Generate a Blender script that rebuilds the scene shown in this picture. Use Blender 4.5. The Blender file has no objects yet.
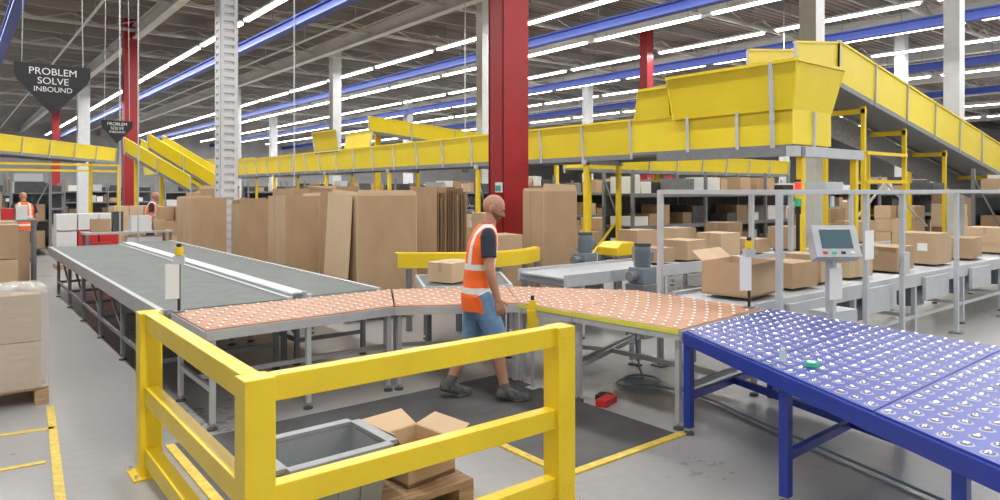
import bpy, math, random
import numpy as np
from mathutils import Vector, Matrix
random.seed(7)
scene = bpy.context.scene
scene.view_settings.view_transform = 'Standard'
scene.view_settings.look = 'None'
scene.view_settings.exposure = 0.08

# ------------------------------------------------------------------ materials
def mat(name, col, rough=0.5, metal=0.0, var=0.0, scale=8.0, bump=0.0, emit=0.0, stretch=(1,1,1), alpha=1.0, coat=0.0):
    m = bpy.data.materials.new(name); m.use_nodes = True
    nt = m.node_tree; b = nt.nodes['Principled BSDF']
    b.inputs['Base Color'].default_value = (*col, 1)
    b.inputs['Roughness'].default_value = rough
    b.inputs['Metallic'].default_value = metal
    b.inputs['Coat Weight'].default_value = coat
    if emit:
        b.inputs['Emission Color'].default_value = (*col, 1)
        b.inputs['Emission Strength'].default_value = emit
    if alpha < 1: b.inputs['Alpha'].default_value = alpha
    if var or bump:
        tc = nt.nodes.new('ShaderNodeTexCoord'); mp = nt.nodes.new('ShaderNodeMapping')
        mp.inputs['Scale'].default_value = stretch
        n = nt.nodes.new('ShaderNodeTexNoise'); n.inputs['Scale'].default_value = scale
        n.inputs['Detail'].default_value = 6
        nt.links.new(tc.outputs['Object'], mp.inputs[0]); nt.links.new(mp.outputs[0], n.inputs['Vector'])
        if var:
            r = nt.nodes.new('ShaderNodeValToRGB')
            r.color_ramp.elements[0].position = 0.3; r.color_ramp.elements[1].position = 0.7
            r.color_ramp.elements[0].color = (*[max(0, c*(1-var)) for c in col], 1)
            r.color_ramp.elements[1].color = (*[min(1, c*(1+var)) for c in col], 1)
            nt.links.new(n.outputs['Fac'], r.inputs[0]); nt.links.new(r.outputs[0], b.inputs['Base Color'])
        if bump:
            bp = nt.nodes.new('ShaderNodeBump'); bp.inputs['Strength'].default_value = bump
            bp.inputs['Distance'].default_value = 0.02
            nt.links.new(n.outputs['Fac'], bp.inputs['Height']); nt.links.new(bp.outputs[0], b.inputs['Normal'])
    return m

M = {}
M['yellow'] = mat('yellow_paint', (0.84, 0.60, 0.02), 0.35, var=0.06, scale=3)
M['yellow2'] = mat('yellow_trough', (0.80, 0.62, 0.02), 0.45, var=0.05, scale=1)
M['line'] = mat('yellow_floor_line', (0.70, 0.52, 0.09), 0.6, var=0.2, scale=20)
M['blue'] = mat('blue_powdercoat', (0.02, 0.045, 0.33), 0.35, var=0.08, scale=5)
M['bluetop'] = mat('blue_ball_deck', (0.025, 0.05, 0.33), 0.38, var=0.1, scale=6)
M['beamblue'] = mat('blue_steel_beam', (0.015, 0.045, 0.30), 0.5)
M['tan'] = mat('tan_ply_deck', (0.48, 0.25, 0.15), 0.5, var=0.12, scale=5)
M['tanring'] = mat('tan_ball_seat', (0.36, 0.20, 0.13), 0.5)
M['ballw'] = mat('white_ball', (0.80, 0.76, 0.72), 0.3)
M['chrome'] = mat('chrome', (0.8, 0.8, 0.82), 0.18, 1.0)
M['ring'] = mat('zinc_ring', (0.36, 0.39, 0.50), 0.38, 0.8)
M['seat'] = mat('dark_ball_seat', (0.05, 0.055, 0.12), 0.4, 0.4)
M['alu'] = mat('aluminium', (0.54, 0.56, 0.58), 0.4, 0.35, var=0.05)
M['lgrey'] = mat('light_grey_paint', (0.49, 0.51, 0.53), 0.5, var=0.05)
M['mgrey'] = mat('mid_grey_steel', (0.22, 0.23, 0.245), 0.5, 0.3, var=0.1)
M['dgrey'] = mat('dark_grey_steel', (0.07, 0.073, 0.078), 0.6, var=0.2)
M['belt'] = mat('green_grey_belt', (0.14, 0.155, 0.148), 0.65, var=0.12, scale=6, bump=0.1)
M['black'] = mat('black_plastic', (0.018, 0.018, 0.02), 0.5)
M['white'] = mat('white_paint', (0.74, 0.74, 0.73), 0.5, var=0.03)
M['wcol'] = mat('white_column_steel', (0.60, 0.61, 0.62), 0.5, var=0.06, scale=3)
M['red'] = mat('red_column_paint', (0.32, 0.010, 0.015), 0.45, var=0.12, scale=2)
M['redp'] = mat('red_plastic', (0.6, 0.03, 0.03), 0.4)
M['redlamp'] = mat('red_lamp', (0.9, 0.05, 0.05), 0.3, emit=0.6)
M['green'] = mat('green_plastic', (0.05, 0.55, 0.3), 0.25)
M['teal'] = mat('teal_label', (0.05, 0.35, 0.3), 0.5)
M['orange'] = mat('hi_vis_orange', (0.95, 0.15, 0.02), 0.7, var=0.05, scale=10, bump=0.3)
M['reflect'] = mat('reflective_tape', (0.72, 0.74, 0.72), 0.35)
M['navy'] = mat('navy_tshirt', (0.025, 0.03, 0.05), 0.85, bump=0.3)
M['denim'] = mat('denim_blue', (0.15, 0.27, 0.46), 0.85, var=0.2, scale=12, bump=0.3)
M['skin'] = mat('skin', (0.46, 0.23, 0.15), 0.55, var=0.06, scale=15)
M['stubble'] = mat('stubble', (0.15, 0.08, 0.055), 0.7, var=0.15, scale=60)
M['lips'] = mat('lips', (0.40, 0.15, 0.12), 0.5)
M['sock'] = mat('grey_sock', (0.12, 0.12, 0.13), 0.9)
M['shoe'] = mat('dark_sneaker', (0.09, 0.092, 0.095), 0.7, var=0.7, scale=30)
M['sole'] = mat('shoe_sole', (0.55, 0.55, 0.53), 0.7)
M['eye'] = mat('eye', (0.02, 0.015, 0.01), 0.2)
M['tote'] = mat('grey_tote_plastic', (0.30, 0.32, 0.34), 0.45, var=0.04)
M['paper'] = mat('paper', (0.82, 0.82, 0.80), 0.7)
M['wood'] = mat('pallet_wood', (0.46, 0.31, 0.18), 0.8, var=0.3, scale=6, stretch=(1, 8, 8))
M['mat'] = mat('rubber_floor_mat', (0.08, 0.08, 0.082), 0.7, var=0.25, scale=3)
M['hose'] = mat('blue_grey_hose', (0.22, 0.32, 0.38), 0.5)
M['motor'] = mat('motor_blue_grey', (0.20, 0.245, 0.29), 0.45, 0.2)
M['screen'] = mat('screen_glass', (0.10, 0.16, 0.18), 0.15)
M['tape'] = mat('packing_tape', (0.46, 0.34, 0.22), 0.35)
card = [mat('cardboard_a', (0.52, 0.365, 0.225), 0.8, var=0.06, scale=3, bump=0.05, stretch=(1, 1, .5)),
        mat('cardboard_b', (0.43, 0.29, 0.17), 0.8, var=0.07, scale=4, stretch=(1, 1, .5)),
        mat('cardboard_c', (0.59, 0.43, 0.275), 0.8, var=0.05, scale=3, stretch=(1, 1, .5)),
        mat('cardboard_d', (0.25, 0.16, 0.095), 0.85, var=0.12, scale=8, stretch=(6, 6, .2))]
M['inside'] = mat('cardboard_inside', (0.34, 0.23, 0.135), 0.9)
M['wrap'] = mat('stretch_wrap', (0.72, 0.72, 0.70), 0.18, alpha=0.32, bump=0.9, scale=7, stretch=(1, 1, 3))
M['mesh'] = mat('steel_mesh_grey', (0.27, 0.265, 0.26), 0.6, 0.2, var=0.25, scale=14)
M['led'] = mat('led_tube', (1.0, 1.0, 0.98), 0.4, emit=16.0)

# ------------------------------------------------------------------ mesh builder
class MB:
    def __init__(s): s.v = []; s.f = []; s.m = []; s.s = []; s.mats = []
    def mi(s, m):
        if isinstance(m, str): m = M[m]
        if m not in s.mats: s.mats.append(m)
        return s.mats.index(m)
    def add(s, vs, fs, m, smooth=False):
        o = len(s.v); k = s.mi(m)
        s.v += [tuple(v) for v in vs]
        for f in fs:
            s.f.append(tuple(o+i for i in f)); s.m.append(k); s.s.append(smooth)
    def box(s, c, size, m, rz=0.0, rot=None):
        hx, hy, hz = [a/2 for a in size]
        vs = [Vector((x, y, z)) for x in (-hx, hx) for y in (-hy, hy) for z in (-hz, hz)]
        R = rot if rot is not None else Matrix.Rotation(rz, 3, 'Z')
        c = Vector(c)
        vs = [R @ v + c for v in vs]
        s.add(vs, [(0,1,3,2),(4,6,7,5),(0,4,5,1),(2,3,7,6),(0,2,6,4),(1,5,7,3)], m)
    def bx(s, x0, x1, y0, y1, z0, z1, m):
        s.box(((x0+x1)/2, (y0+y1)/2, (z0+z1)/2), (abs(x1-x0), abs(y1-y0), abs(z1-z0)), m)
    def beam(s, p, q, w, h, m):
        p = Vector(p); q = Vector(q); d = q-p; L = d.length
        if L < 1e-6: return
        d.normalize()
        up = Vector((0, 0, 1)) if abs(d.z) < 0.99 else Vector((0, 1, 0))
        sd = d.cross(up).normalized(); up = sd.cross(d)
        R = Matrix((d, -sd, up)).transposed()
        s.box((p+q)/2, (L, w, h), m, rot=R)
    def cyl(s, p, q, r, m, n=12, r2=None, caps=True):
        p = Vector(p); q = Vector(q); d = (q-p).normalized()
        if r2 is None: r2 = r
        a = d.orthogonal().normalized(); b = d.cross(a)
        vs = []
        for k, (c, rr) in enumerate(((p, r), (q, r2))):
            for i in range(n):
                t = 2*math.pi*i/n
                vs.append(c + rr*(math.cos(t)*a + math.sin(t)*b))
        s.add(vs, [(i, (i+1) % n, n+(i+1) % n, n+i) for i in range(n)], m, True)
        if caps:
            s.add(vs[:n], [tuple(range(n-1, -1, -1))], m); s.add(vs[n:], [tuple(range(n))], m)
    def ball(s, c, r, m, nu=8, nv=4, half=False, sc=(1, 1, 1), R=None):
        vs = []; fs = []
        t0 = math.pi/2 if half else math.pi
        for j in range(nv+1):
            th = t0*j/nv
            for i in range(nu):
                ph = 2*math.pi*i/nu
                v = Vector((r*sc[0]*math.sin(th)*math.cos(ph), r*sc[1]*math.sin(th)*math.sin(ph), r*sc[2]*math.cos(th)))
                if R is not None: v = R @ v
                vs.append(v+Vector(c))
        for j in range(nv):
            for i in range(nu):
                fs.append((j*nu+i, (j+1)*nu+i, (j+1)*nu+(i+1) % nu, j*nu+(i+1) % nu))
        s.add(vs, fs, m, True)
    def prism(s, poly, z0, z1, m):
        n = len(poly)
        vs = [(x, y, z0) for x, y in poly]+[(x, y, z1) for x, y in poly]
        fs = [tuple(range(n-1, -1, -1)), tuple(range(n, 2*n))]+[(i, (i+1) % n, n+(i+1) % n, n+i) for i in range(n)]
        s.add(vs, fs, m)
    def slab(s, pts, t, m):
        """thin plate from 4 coplanar 3d points, thickness t"""
        P = [Vector(p) for p in pts]
        nrm = (P[1]-P[0]).cross(P[2]-P[0]).normalized()*t/2
        n = len(P)
        vs = [p-nrm for p in P]+[p+nrm for p in P]
        fs = [tuple(range(n-1, -1, -1)), tuple(range(n, 2*n))]+[(i, (i+1) % n, n+(i+1) % n, n+i) for i in range(n)]
        s.add(vs, fs, m)
    def build(s, name, bevel=0.0, parent=None):
        A = np.array(s.v, dtype=float)
        lo = A.min(0); hi = A.max(0)
        o = Vector(((lo[0]+hi[0])/2, (lo[1]+hi[1])/2, lo[2]))
        me = bpy.data.meshes.new(name)
        me.from_pydata([(v[0]-o.x, v[1]-o.y, v[2]-o.z) for v in s.v], [], s.f)
        for m in s.mats: me.materials.append(m)
        me.polygons.foreach_set('material_index', s.m)
        me.polygons.foreach_set('use_smooth', s.s)
        me.update()
        ob = bpy.data.objects.new(name, me); ob.location = o
        scene.collection.objects.link(ob)
        if bevel:
            b = ob.modifiers.new('bevel', 'BEVEL'); b.width = bevel; b.segments = 2; b.limit_method = 'ANGLE'
        return ob

# ------------------------------------------------------------------ room shell
def floor_mat():
    m = bpy.data.materials.new('polished_concrete'); m.use_nodes = True
    nt = m.node_tree; b = nt.nodes['Principled BSDF']
    tc = nt.nodes.new('ShaderNodeTexCoord')
    n1 = nt.nodes.new('ShaderNodeTexNoise'); n1.inputs['Scale'].default_value = 0.6; n1.inputs['Detail'].default_value = 8
    n2 = nt.nodes.new('ShaderNodeTexNoise'); n2.inputs['Scale'].default_value = 14; n2.inputs['Detail'].default_value = 4
    mx = nt.nodes.new('ShaderNodeMix'); mx.data_type = 'FLOAT'; mx.inputs[0].default_value = 0.35
    nt.links.new(tc.outputs['Object'], n1.inputs[0]); nt.links.new(tc.outputs['Object'], n2.inputs[0])
    nt.links.new(n1.outputs['Fac'], mx.inputs[2]); nt.links.new(n2.outputs['Fac'], mx.inputs[3])
    r = nt.nodes.new('ShaderNodeValToRGB')
    r.color_ramp.elements[0].position = .3; r.color_ramp.elements[0].color = (.29, .287, .282, 1)
    r.color_ramp.elements[1].position = .7; r.color_ramp.elements[1].color = (.40, .397, .39, 1)
    nt.links.new(mx.outputs[0], r.inputs[0]); nt.links.new(r.outputs[0], b.inputs['Base Color'])
    r2 = nt.nodes.new('ShaderNodeMapRange'); r2.inputs[3].default_value = .20; r2.inputs[4].default_value = .40
    nt.links.new(mx.outputs[0], r2.inputs[0]); nt.links.new(r2.outputs[0], b.inputs['Roughness'])
    return m
def deck_mat():
    m = bpy.data.materials.new('corrugated_roof_deck'); m.use_nodes = True
    nt = m.node_tree; b = nt.nodes['Principled BSDF']; b.inputs['Roughness'].default_value = .6
    tc = nt.nodes.new('ShaderNodeTexCoord')
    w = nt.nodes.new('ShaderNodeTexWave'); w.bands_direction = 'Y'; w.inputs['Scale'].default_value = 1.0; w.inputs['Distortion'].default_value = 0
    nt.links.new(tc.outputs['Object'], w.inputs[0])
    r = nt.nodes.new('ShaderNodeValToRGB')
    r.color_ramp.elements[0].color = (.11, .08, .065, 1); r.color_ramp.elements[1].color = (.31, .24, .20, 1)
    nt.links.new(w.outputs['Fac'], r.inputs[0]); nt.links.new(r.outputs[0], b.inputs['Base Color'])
    bp = nt.nodes.new('ShaderNodeBump'); bp.inputs['Distance'].default_value = .08
    nt.links.new(w.outputs['Fac'], bp.inputs['Height']); nt.links.new(bp.outputs[0], b.inputs['Normal'])
    return m
X0, X1, Y0, Y1, ZC = -14, 100, -14, 100, 9.7
b = MB(); b.bx(X0, X1, Y0, Y1, -0.2, 0, floor_mat()); b.build('floor')
b = MB(); b.bx(X0, X1, Y0, Y1, ZC, ZC+.15, deck_mat()); b.build('ceiling')
wallm = mat('wall_panel', (.30, .295, .29), .6, var=.1, scale=.5)
b = MB(); b.bx(X0, X1, Y1, Y1+.2, 0, ZC, wallm); b.build('wall_north')
b = MB(); b.bx(X1, X1+.2, Y0, Y1, 0, ZC, wallm); b.build('wall_east')

# roof structure
pur = mat('purlin_grey', (.30, .28, .265), .5, var=.1, scale=1)
gird = mat('girder_light_grey', (.50, .48, .45), .5, var=.08, scale=1)
b = MB()
y = -3.0
while y < 98:
    b.bx(X0, X1, y, y+.10, ZC-.42, ZC, pur)
    y += 2.6
b.build('roof_purlins')
for gx in (-1.8, 6.6, 14.9, 23.2, 31.5, 40, 49, 58, 68, 80):
    b = MB()
    b.bx(gx-.16, gx+.16, Y0, Y1, ZC-1.05, ZC-.97, gird); b.bx(gx-.16, gx+.16, Y0, Y1, ZC-.5, ZC-.42, gird)
    b.bx(gx-.03, gx+.03, Y0, Y1, ZC-.97, ZC-.5, gird)
    b.build('roof_girder')
for bxx in (1.75, 10.0, 19.2, 28.3, 38.5, 50):
    b = MB()
    b.bx(bxx-.17, bxx+.17, Y0, Y1, 7.82, 7.88, 'beamblue'); b.bx(bxx-.17, bxx+.17, Y0, Y1, 8.14, 8.20, 'beamblue')
    b.bx(bxx-.06, bxx+.06, Y0, Y1, 7.88, 8.14, 'beamblue')
    for k in range(-1, 12):
        b.cyl((bxx, k*8+3, 8.20), (bxx, k*8+3, ZC), .02, 'mgrey', 6)
    b.build('crane_beam')
for ty in (6, 11, 16.5, 22, 28, 34, 40, 47, 54, 62, 70):
    b = MB()
    b.bx(X0, X1, ty, ty+.12, 8.85, 8.97, gird)
    xx = X0
    while xx < 80:
        b.beam((xx, ty+.06, 8.9), (xx+1.2, ty+.06, 9.3), .05, .05, gird)
        b.beam((xx+1.2, ty+.06, 9.3), (xx+2.4, ty+.06, 8.9), .05, .05, gird)
        xx += 2.4
    b.build('roof_truss')
b = MB()
for px_ in (4.3, 12.6, 21.2):
    b.cyl((px_, Y0, 8.6), (px_, Y1, 8.6), .05, 'lgrey', 8)
    for k in range(-2, 20): b.cyl((px_, k*5, 8.6), (px_, k*5, ZC), .012, 'lgrey', 4)
b.build('sprinkler_pipe')
# LED light rows
for i, (lx, lit) in enumerate(((.6, 1), (8.9, 1), (17.7, 1), (22.0, 0), (26.4, 1), (30.8, 0), (35.2, 1), (39.6, 0), (44, 1), (53, 1), (62, 1), (72, 1))):
    b = MB()
    y = -8.0
    while y < 96:
        b.bx(lx-.08, lx+.08, y, y+5.3, 8.29, 8.36, 'led')
        b.bx(lx-.10, lx+.10, y-.1, y+5.4, 8.36, 8.44, 'white')
        b.cyl((lx, y+.5, 8.44), (lx, y+.5, ZC), .012, 'mgrey', 4)
        b.cyl((lx, y+4.7, 8.44), (lx, y+4.7, ZC), .012, 'mgrey', 4)
        y += 5.9
    b.build('led_strip_light')
    if not lit: continue
    ld = bpy.data.lights.new('led_row_lamp', 'AREA'); ld.shape = 'RECTANGLE'; ld.size = .16; ld.size_y = 100
    ld.energy = 3900; ld.color = (1.0, .985, .96)
    lo = bpy.data.objects.new('led_row_lamp', ld); lo.location = (lx, 42, 8.27)
    scene.collection.objects.link(lo)

# columns
def bxcol(x, y, w, m, name, z1=ZC, d=None):
    d = d or w
    b = MB(); b.bx(x-w/2, x+w/2, y-d/2, y+d/2, 0, z1, m); b.bx(x-w/2-.1, x+w/2+.1, y-d/2-.1, y+d/2+.1, 0, .04, m)
    b.bx(x-w/2-.02, x+w/2+.02, y-d/2-.02, y+d/2+.02, z1-1.1, z1-1.0, m)
    return b
b = MB()
x, y = 7.6, 9.3
b.bx(x-.27, x+.27, y-.22, y-.17, 0, ZC, 'red'); b.bx(x-.27, x+.27, y+.17, y+.22, 0, ZC, 'red'); b.bx(x-.03, x+.03, y-.2, y+.2, 0, ZC, 'red')
b.bx(x-.27, x-.24, y-.2, y+.2, 0, ZC, 'red'); b.bx(x-.35, x+.35, y-.3, y+.3, 0, .04, 'red')
b.bx(x-.31, x-.27, y-.18, y-.02, 1.78, 1.95, 'paper'); b.bx(x-.315, x-.31, y-.17, y-.03, 1.8, 1.9, 'teal')
b.build('red_steel_column', .006)
for (x, y, w) in ((6.4, 35.0, .55), (7.4, 73, .6), (26, 21.4, .45), (44, 34, .5)):
    bxcol(x, y, w, 'red', 'red_steel_column').build('red_steel_column')
b = MB()   # battened white column
x, y, h = 5.45, 17.9, .22
b.bx(x-h+.03, x+h-.03, y-h+.03, y+h-.03, 0, ZC, 'lgrey')
for sx in (-1, 1):
    for sy in (-1, 1): b.box((x+sx*(h-.05), y+sy*(h-.05), ZC/2), (.10, .10, ZC), 'wcol')
z = 0
while z < ZC-.3:
    for s in (-1, 1):
        b.box((x, y+s*(h-.008), z+.1), (2*h, .012, .12), 'wcol'); b.box((x+s*(h-.008), y, z+.1), (.012, 2*h, .12), 'wcol')
    z += .2
b.build('white_steel_column')
for (x, y, w) in ((7.1, 54.4, .7), (16.3, 21.5, .4), (16.4, 8.4, .42), (25.0, 8.17, .45), (16.6, 35.4, .5), (32.5, 31.6, .5), (16.5, 52, .6), (30, 50, .6), (45, 25, .5), (36, 14, .45), (52, 44, .5), (24.5, 66, .6)):
    bxcol(x, y, w, 'wcol', 'white_steel_column').build('white_steel_column')
b = MB()
for (x, y, z) in ((2.72, 15.9, .1), (3.1, 16.1, .1), (5.2, 12.9, 1.9)):
    b.cyl((x, y, z), (x, y, ZC), .014, 'lgrey', 6)
b.build('drop_cable')
b = MB()
for (x, y, z) in ((12.2, 17, 2.6), (26.8, 14.9, 2)):
    b.cyl((x, y, z), (x, y, ZC), .02, 'lgrey', 6); b.box((x, y, z-.1), (.15, .1, .3), 'dgrey')
b.build('drop_cable')

# floor markings
b = MB()
def fline(p, q, w=.055): b.beam((p[0], p[1], .003), (q[0], q[1], .003), w, .004, 'line')
fline((.38, 3.0), (.66, 6.9)); fline((.5, 5.5), (-1.6, 5.7)); fline((.43, 4.2), (-1.6, 4.45)); fline((.62, 6.25), (-1.6, 6.6))
b.build('floor_marking')
b = MB()
b.prism([(1.25, 3.95), (3.1, 3.95), (3.1, 3.2), (4.22, 3.2), (4.22, 5.3), (1.25, 5.3)], .0, .012, 'mat')
b.bx(3.05, 4.28, 3.14, 3.2, 0, .014, 'line'); b.bx(3.04, 3.1, 3.14, 3.95, 0, .014, 'line'); b.bx(1.2, 3.1, 3.89, 3.95, 0, .0135, 'line'); b.bx(1.19, 1.25, 3.9, 5.3, 0, .014, 'line')
b.build('anti_fatigue_mat')

# ------------------------------------------------------------------ yellow barrier
b = MB(); P = .13
for (x, y) in ((1.0, 2.9), (1.0, 4.87), (2.75, 2.9)):
    b.bx(x-P/2, x+P/2, y-P/2, y+P/2, .012, 1.04, 'yellow')
    b.bx(x-.11, x+.11, y-.11, y+.11, 0, .015, 'yellow')
    for sx in (-1, 1):
        for sy in (-1, 1): b.cyl((x+sx*.09, y+sy*.09, .015), (x+sx*.09, y+sy*.09, .035), .012, 'chrome', 6)
for zc, hh in ((.985, .11), (.52, .11), (.13, .11)):
    b.bx(1.0-.04, 1.0+.04, 2.9+P/2, 4.87-P/2, zc-hh/2, zc+hh/2, 'yellow')
    b.bx(1.0+P/2, 2.75-P/2, 2.9-.04, 2.9+.04, zc-hh/2, zc+hh/2, 'yellow')
for zc in (.985, .52, .13):
    for (x, y) in ((1.0, 2.83), (2.75, 2.83)):
        b.cyl((x-.03, y, zc), (x-.03, y+.01, zc), .008, 'yellow', 6); b.cyl((x+.03, y, zc), (x+.03, y+.01, zc), .008, 'yellow', 6)
b.build('safety_barrier', .008)

# ------------------------------------------------------------------ ball transfer tables
def lerp(a, b, t): return (a[0]+(b[0]-a[0])*t, a[1]+(b[1]-a[1])*t)
def balldeck(mb, q, nu, nv, z, top, ballm, rb, rr, ringm, th=.02, seat=None, stag=0.0):
    mb.prism(q, z-th, z, top)
    for i in range(nu):
        for j in range(nv):
            u = (i+.5+(stag if j % 2 else -stag))/nu; v = (j+.5)/nv
            p = lerp(lerp(q[0], q[1], u), lerp(q[3], q[2], u), v)
            mb.cyl((p[0], p[1], z), (p[0], p[1], z+.003), rr, ringm, 12, r2=rr*.92)
            if seat: mb.cyl((p[0], p[1], z+.003), (p[0], p[1], z+.0045), rr*.72, seat, 12)
            mb.ball((p[0], p[1], z+.003), rb, ballm, 10, 3, half=True, sc=(1, 1, .7))
ZT = .77
def frame(mb, q, z0, z1, m, t=.03):
    for k in range(4):
        a, c = q[k], q[(k+1) % 4]
        mb.beam((a[0], a[1], (z0+z1)/2), (c[0], c[1], (z0+z1)/2), t, z1-z0, m)
def leg(mb, x, y, z1, w, m, foot='dgrey'):
    mb.box((x, y, (z1+.05)/2), (w, w, z1-.05), m)
    mb.cyl((x, y, .012), (x, y, .06), .009, 'chrome', 6); mb.cyl((x, y, 0), (x, y, .014), .04, foot, 12)
quads = [[(1.5, 5.42), (3.15, 5.5), (3.64, 6.42), (1.5, 6.4)],
         [(3.16, 5.49), (4.14, 4.9), (4.74, 5.85), (3.66, 6.42)],
         [(4.14, 4.89), (4.2, 4.26), (5.62, 4.76), (4.75, 5.84)],
         [(4.2, 4.25), (4.3, 3.22), (5.62, 3.35), (5.62, 4.75)]]
nn = [(17, 8), (10, 8), (7, 11), (10, 11)]
for k, q in enumerate(quads):
    b = MB()
    balldeck(b, q, nn[k][0], nn[k][1], ZT, 'tan', 'ballw', .0155, .021, 'tanring', .018, stag=.25)
    frame(b, q, ZT-.085, ZT-.012, 'alu')
    c = (sum(p[0] for p in q)/4, sum(p[1] for p in q)/4)
    ps = [lerp(p, c, .06) for p in q]
    for p in ps: leg(b, p[0], p[1], ZT-.06, .04, 'alu')
    for (i, j) in ((0, 3), (1, 2)):
        b.beam((*ps[i], .3), (*ps[j], .3), .03, .04, 'alu')
    b.beam((*lerp(ps[0], ps[3], .5), .3), (*lerp(ps[1], ps[2], .5), .3), .03, .04, 'alu')
    for t in (.33, .66):
        a = lerp(q[0], q[1], t); d = lerp(q[3], q[2], t); b.beam((*a, ZT-.06), (*d, ZT-.06), .04, .05, 'mgrey')
    if k == 0:
        m0 = lerp(ps[0], ps[1], .5); leg(b, m0[0], m0[1], ZT-.06, .04, 'alu')
    if k >= 2:
        y0 = q[0]; y1 = q[1]
        b.beam((y0[0]-.018, y0[1], ZT-.02), (y1[0]-.018, y1[1], ZT-.02), .006, .035, mat('yellow_green_tape%d' % k, (.72, .72, .08), .5))
    b.build('ball_transfer_table')

BQ = [(4.3, 3.17), (3.0, .6), (5.42, .6), (5.67, 3.28)]
b = MB()
for k in range(3):
    t0, t1 = k/3+.002, (k+1)/3-.002
    q = [lerp(BQ[0], BQ[1], t0), lerp(BQ[0], BQ[1], t1), lerp(BQ[3], BQ[2], t1), lerp(BQ[3], BQ[2], t0)]
    balldeck(b, q, 9, 13+2*k, ZT, 'bluetop', 'chrome', .016, .033, 'ring', .012, 'seat')
frame(b, BQ, ZT-.10, ZT-.012, 'blue', .04)
for t in (.01, .42, .83):
    f = lerp(BQ[0], BQ[1], t); r = lerp(BQ[3], BQ[2], t); f = lerp(f, r, .015); r = lerp(r, f, .02)
    leg(b, f[0], f[1], ZT-.09, .055, 'blue'); leg(b, r[0], r[1], ZT-.09, .055, 'blue')
    b.beam((*f, .28), (*r, .28), .04, .05, 'blue'); b.beam((*f, ZT-.07), (*r, ZT-.07), .05, .06, 'blue')
f0 = lerp(lerp(BQ[0], BQ[1], .01), lerp(BQ[3], BQ[2], .01), .5); f1 = lerp(lerp(BQ[0], BQ[1], .83), lerp(BQ[3], BQ[2], .83), .5)
b.beam((*f0, .28), (*f1, .28), .04, .05, 'blue')
b.build('blue_ball_transfer_table')

# ------------------------------------------------------------------ conveyors
def belt_conv(name, x0, x1, y0, y1, z, side='lgrey'):
    b = MB()
    b.bx(x0+.05, x1-.05, y0, y1, z-.03, z, 'belt')
    for xx in (x0, x1-.05): b.bx(xx, xx+.05, y0, y1, z-.14, z+.012, side)
    b.cyl((x0+.05, y0, z-.05), (x1-.05, y0, z-.05), .045, 'belt', 12)
    b.bx(x0+.05, x1-.05, y0+.1, y1, z-.16, z-.13, 'mgrey')
    y = y0+.35
    while y < y1:
        for xx in (x0+.03, x1-.03):
            leg(b, xx, y, z-.14, .045, 'mgrey')
        b.beam((x0+.03, y, .25), (x1-.03, y, .25), .04, .04, 'mgrey')
        if y+1.4 < y1:
            b.beam((x0+.03, y, .25), (x0+.03, y+1.4, .25), .03, .04, 'mgrey')
            b.beam((x0+.03, y, .3), (x0+.03, y+.7, z-.15), .025, .025, 'mgrey')
            b.cyl((x0+.2, y+.5, z-.24), (x1-.2, y+.5, z-.24), .04, 'mgrey', 10)
        y += 1.4
    b.box((x0+.5, y0+1.2, z-.3), (.4, .3, .22), 'motor')
    return b.build(name)
belt_conv('belt_conveyor', 1.42, 2.62, 6.55, 15.2, .76)
belt_conv('belt_conveyor', 2.80, 3.62, 6.6, 15.6, .76)
b = MB()
b.bx(2.625, 2.645, 6.6, 15.2, .68, .80, 'lgrey'); b.bx(2.775, 2.795, 6.6, 15.2, .68, .80, 'lgrey')
y = 6.7
while y < 15.1:
    b.cyl((2.645, y, .785), (2.775, y, .785), .022, 'white', 8); y += .085
for y in (7, 9.5, 12, 14.5): leg(b, 2.71, y, .7, .05, 'mgrey')
b.bx(2.645, 2.775, 6.6, 15.2, .68, .70, 'mgrey')
b.build('skate_wheel_conveyor')

def roller_conv(name, x0, x1, y0, y1, z, panel=False):
    b = MB()
    for yy in (y0, y1-.04): b.bx(x0, x1, yy, yy+.04, z-.12, z+.03, 'lgrey')
    b.bx(x0, x1, y0+.04, y1-.04, z-.12, z-.10, 'mgrey')
    x = x0+.05
    while x < x1:
        b.cyl((x, y0+.04, z-.025), (x, y1-.04, z-.025), .025, 'alu', 8); x += .085
    x = x0+.3
    while x < x1:
        for yy in (y0+.03, y1-.03): leg(b, x, yy, z-.12, .05, 'lgrey')
        b.beam((x, y0+.03, .28), (x, y1-.03, .28), .04, .04, 'lgrey')
        if panel and x+1.6 < x1: b.bx(x+.15, x+.9, y0-.05, y0-.01, z-.30, z-.02, 'lgrey'); b.bx(x+.2, x+.5, y0+.1, y0+.4, z-.4, z-.15, 'motor')
        x += 1.6
    b.beam((x0+.3, y0+.03, .28), (x-1.6, y0+.03, .28), .03, .04, 'lgrey')
    return b.build(name)
roller_conv('roller_conveyor', 5.68, 15.2, 3.4, 4.35, .77, True)
roller_conv('roller_conveyor', 5.75, 14.8, 5.95, 6.85, .77)
roller_conv('roller_conveyor', 8.9, 13.3, 7.55, 8.3, .80)
b = MB()
b.prism([(4.0, 6.32), (4.85, 5.88), (5.5, 6.9), (4.5, 7.3)], .73, .76, 'belt')
frame(b, [(4.0, 6.32), (4.85, 5.88), (5.5, 6.9), (4.5, 7.3)], .66, .775, 'lgrey')
for p in ((4.1, 6.4), (4.8, 6.0), (5.35, 6.85), (4.55, 7.15)): leg(b, p[0], p[1], .68, .05, 'mgrey')
b.build('infeed_conveyor')
b = MB()
pts = []
for i in range(17):
    t = i/16
    x = 4.50+2.05*t; y = 7.75-.55*math.sin(math.pi*t*.9)-.25*t
    pts.append((x, y))
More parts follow.
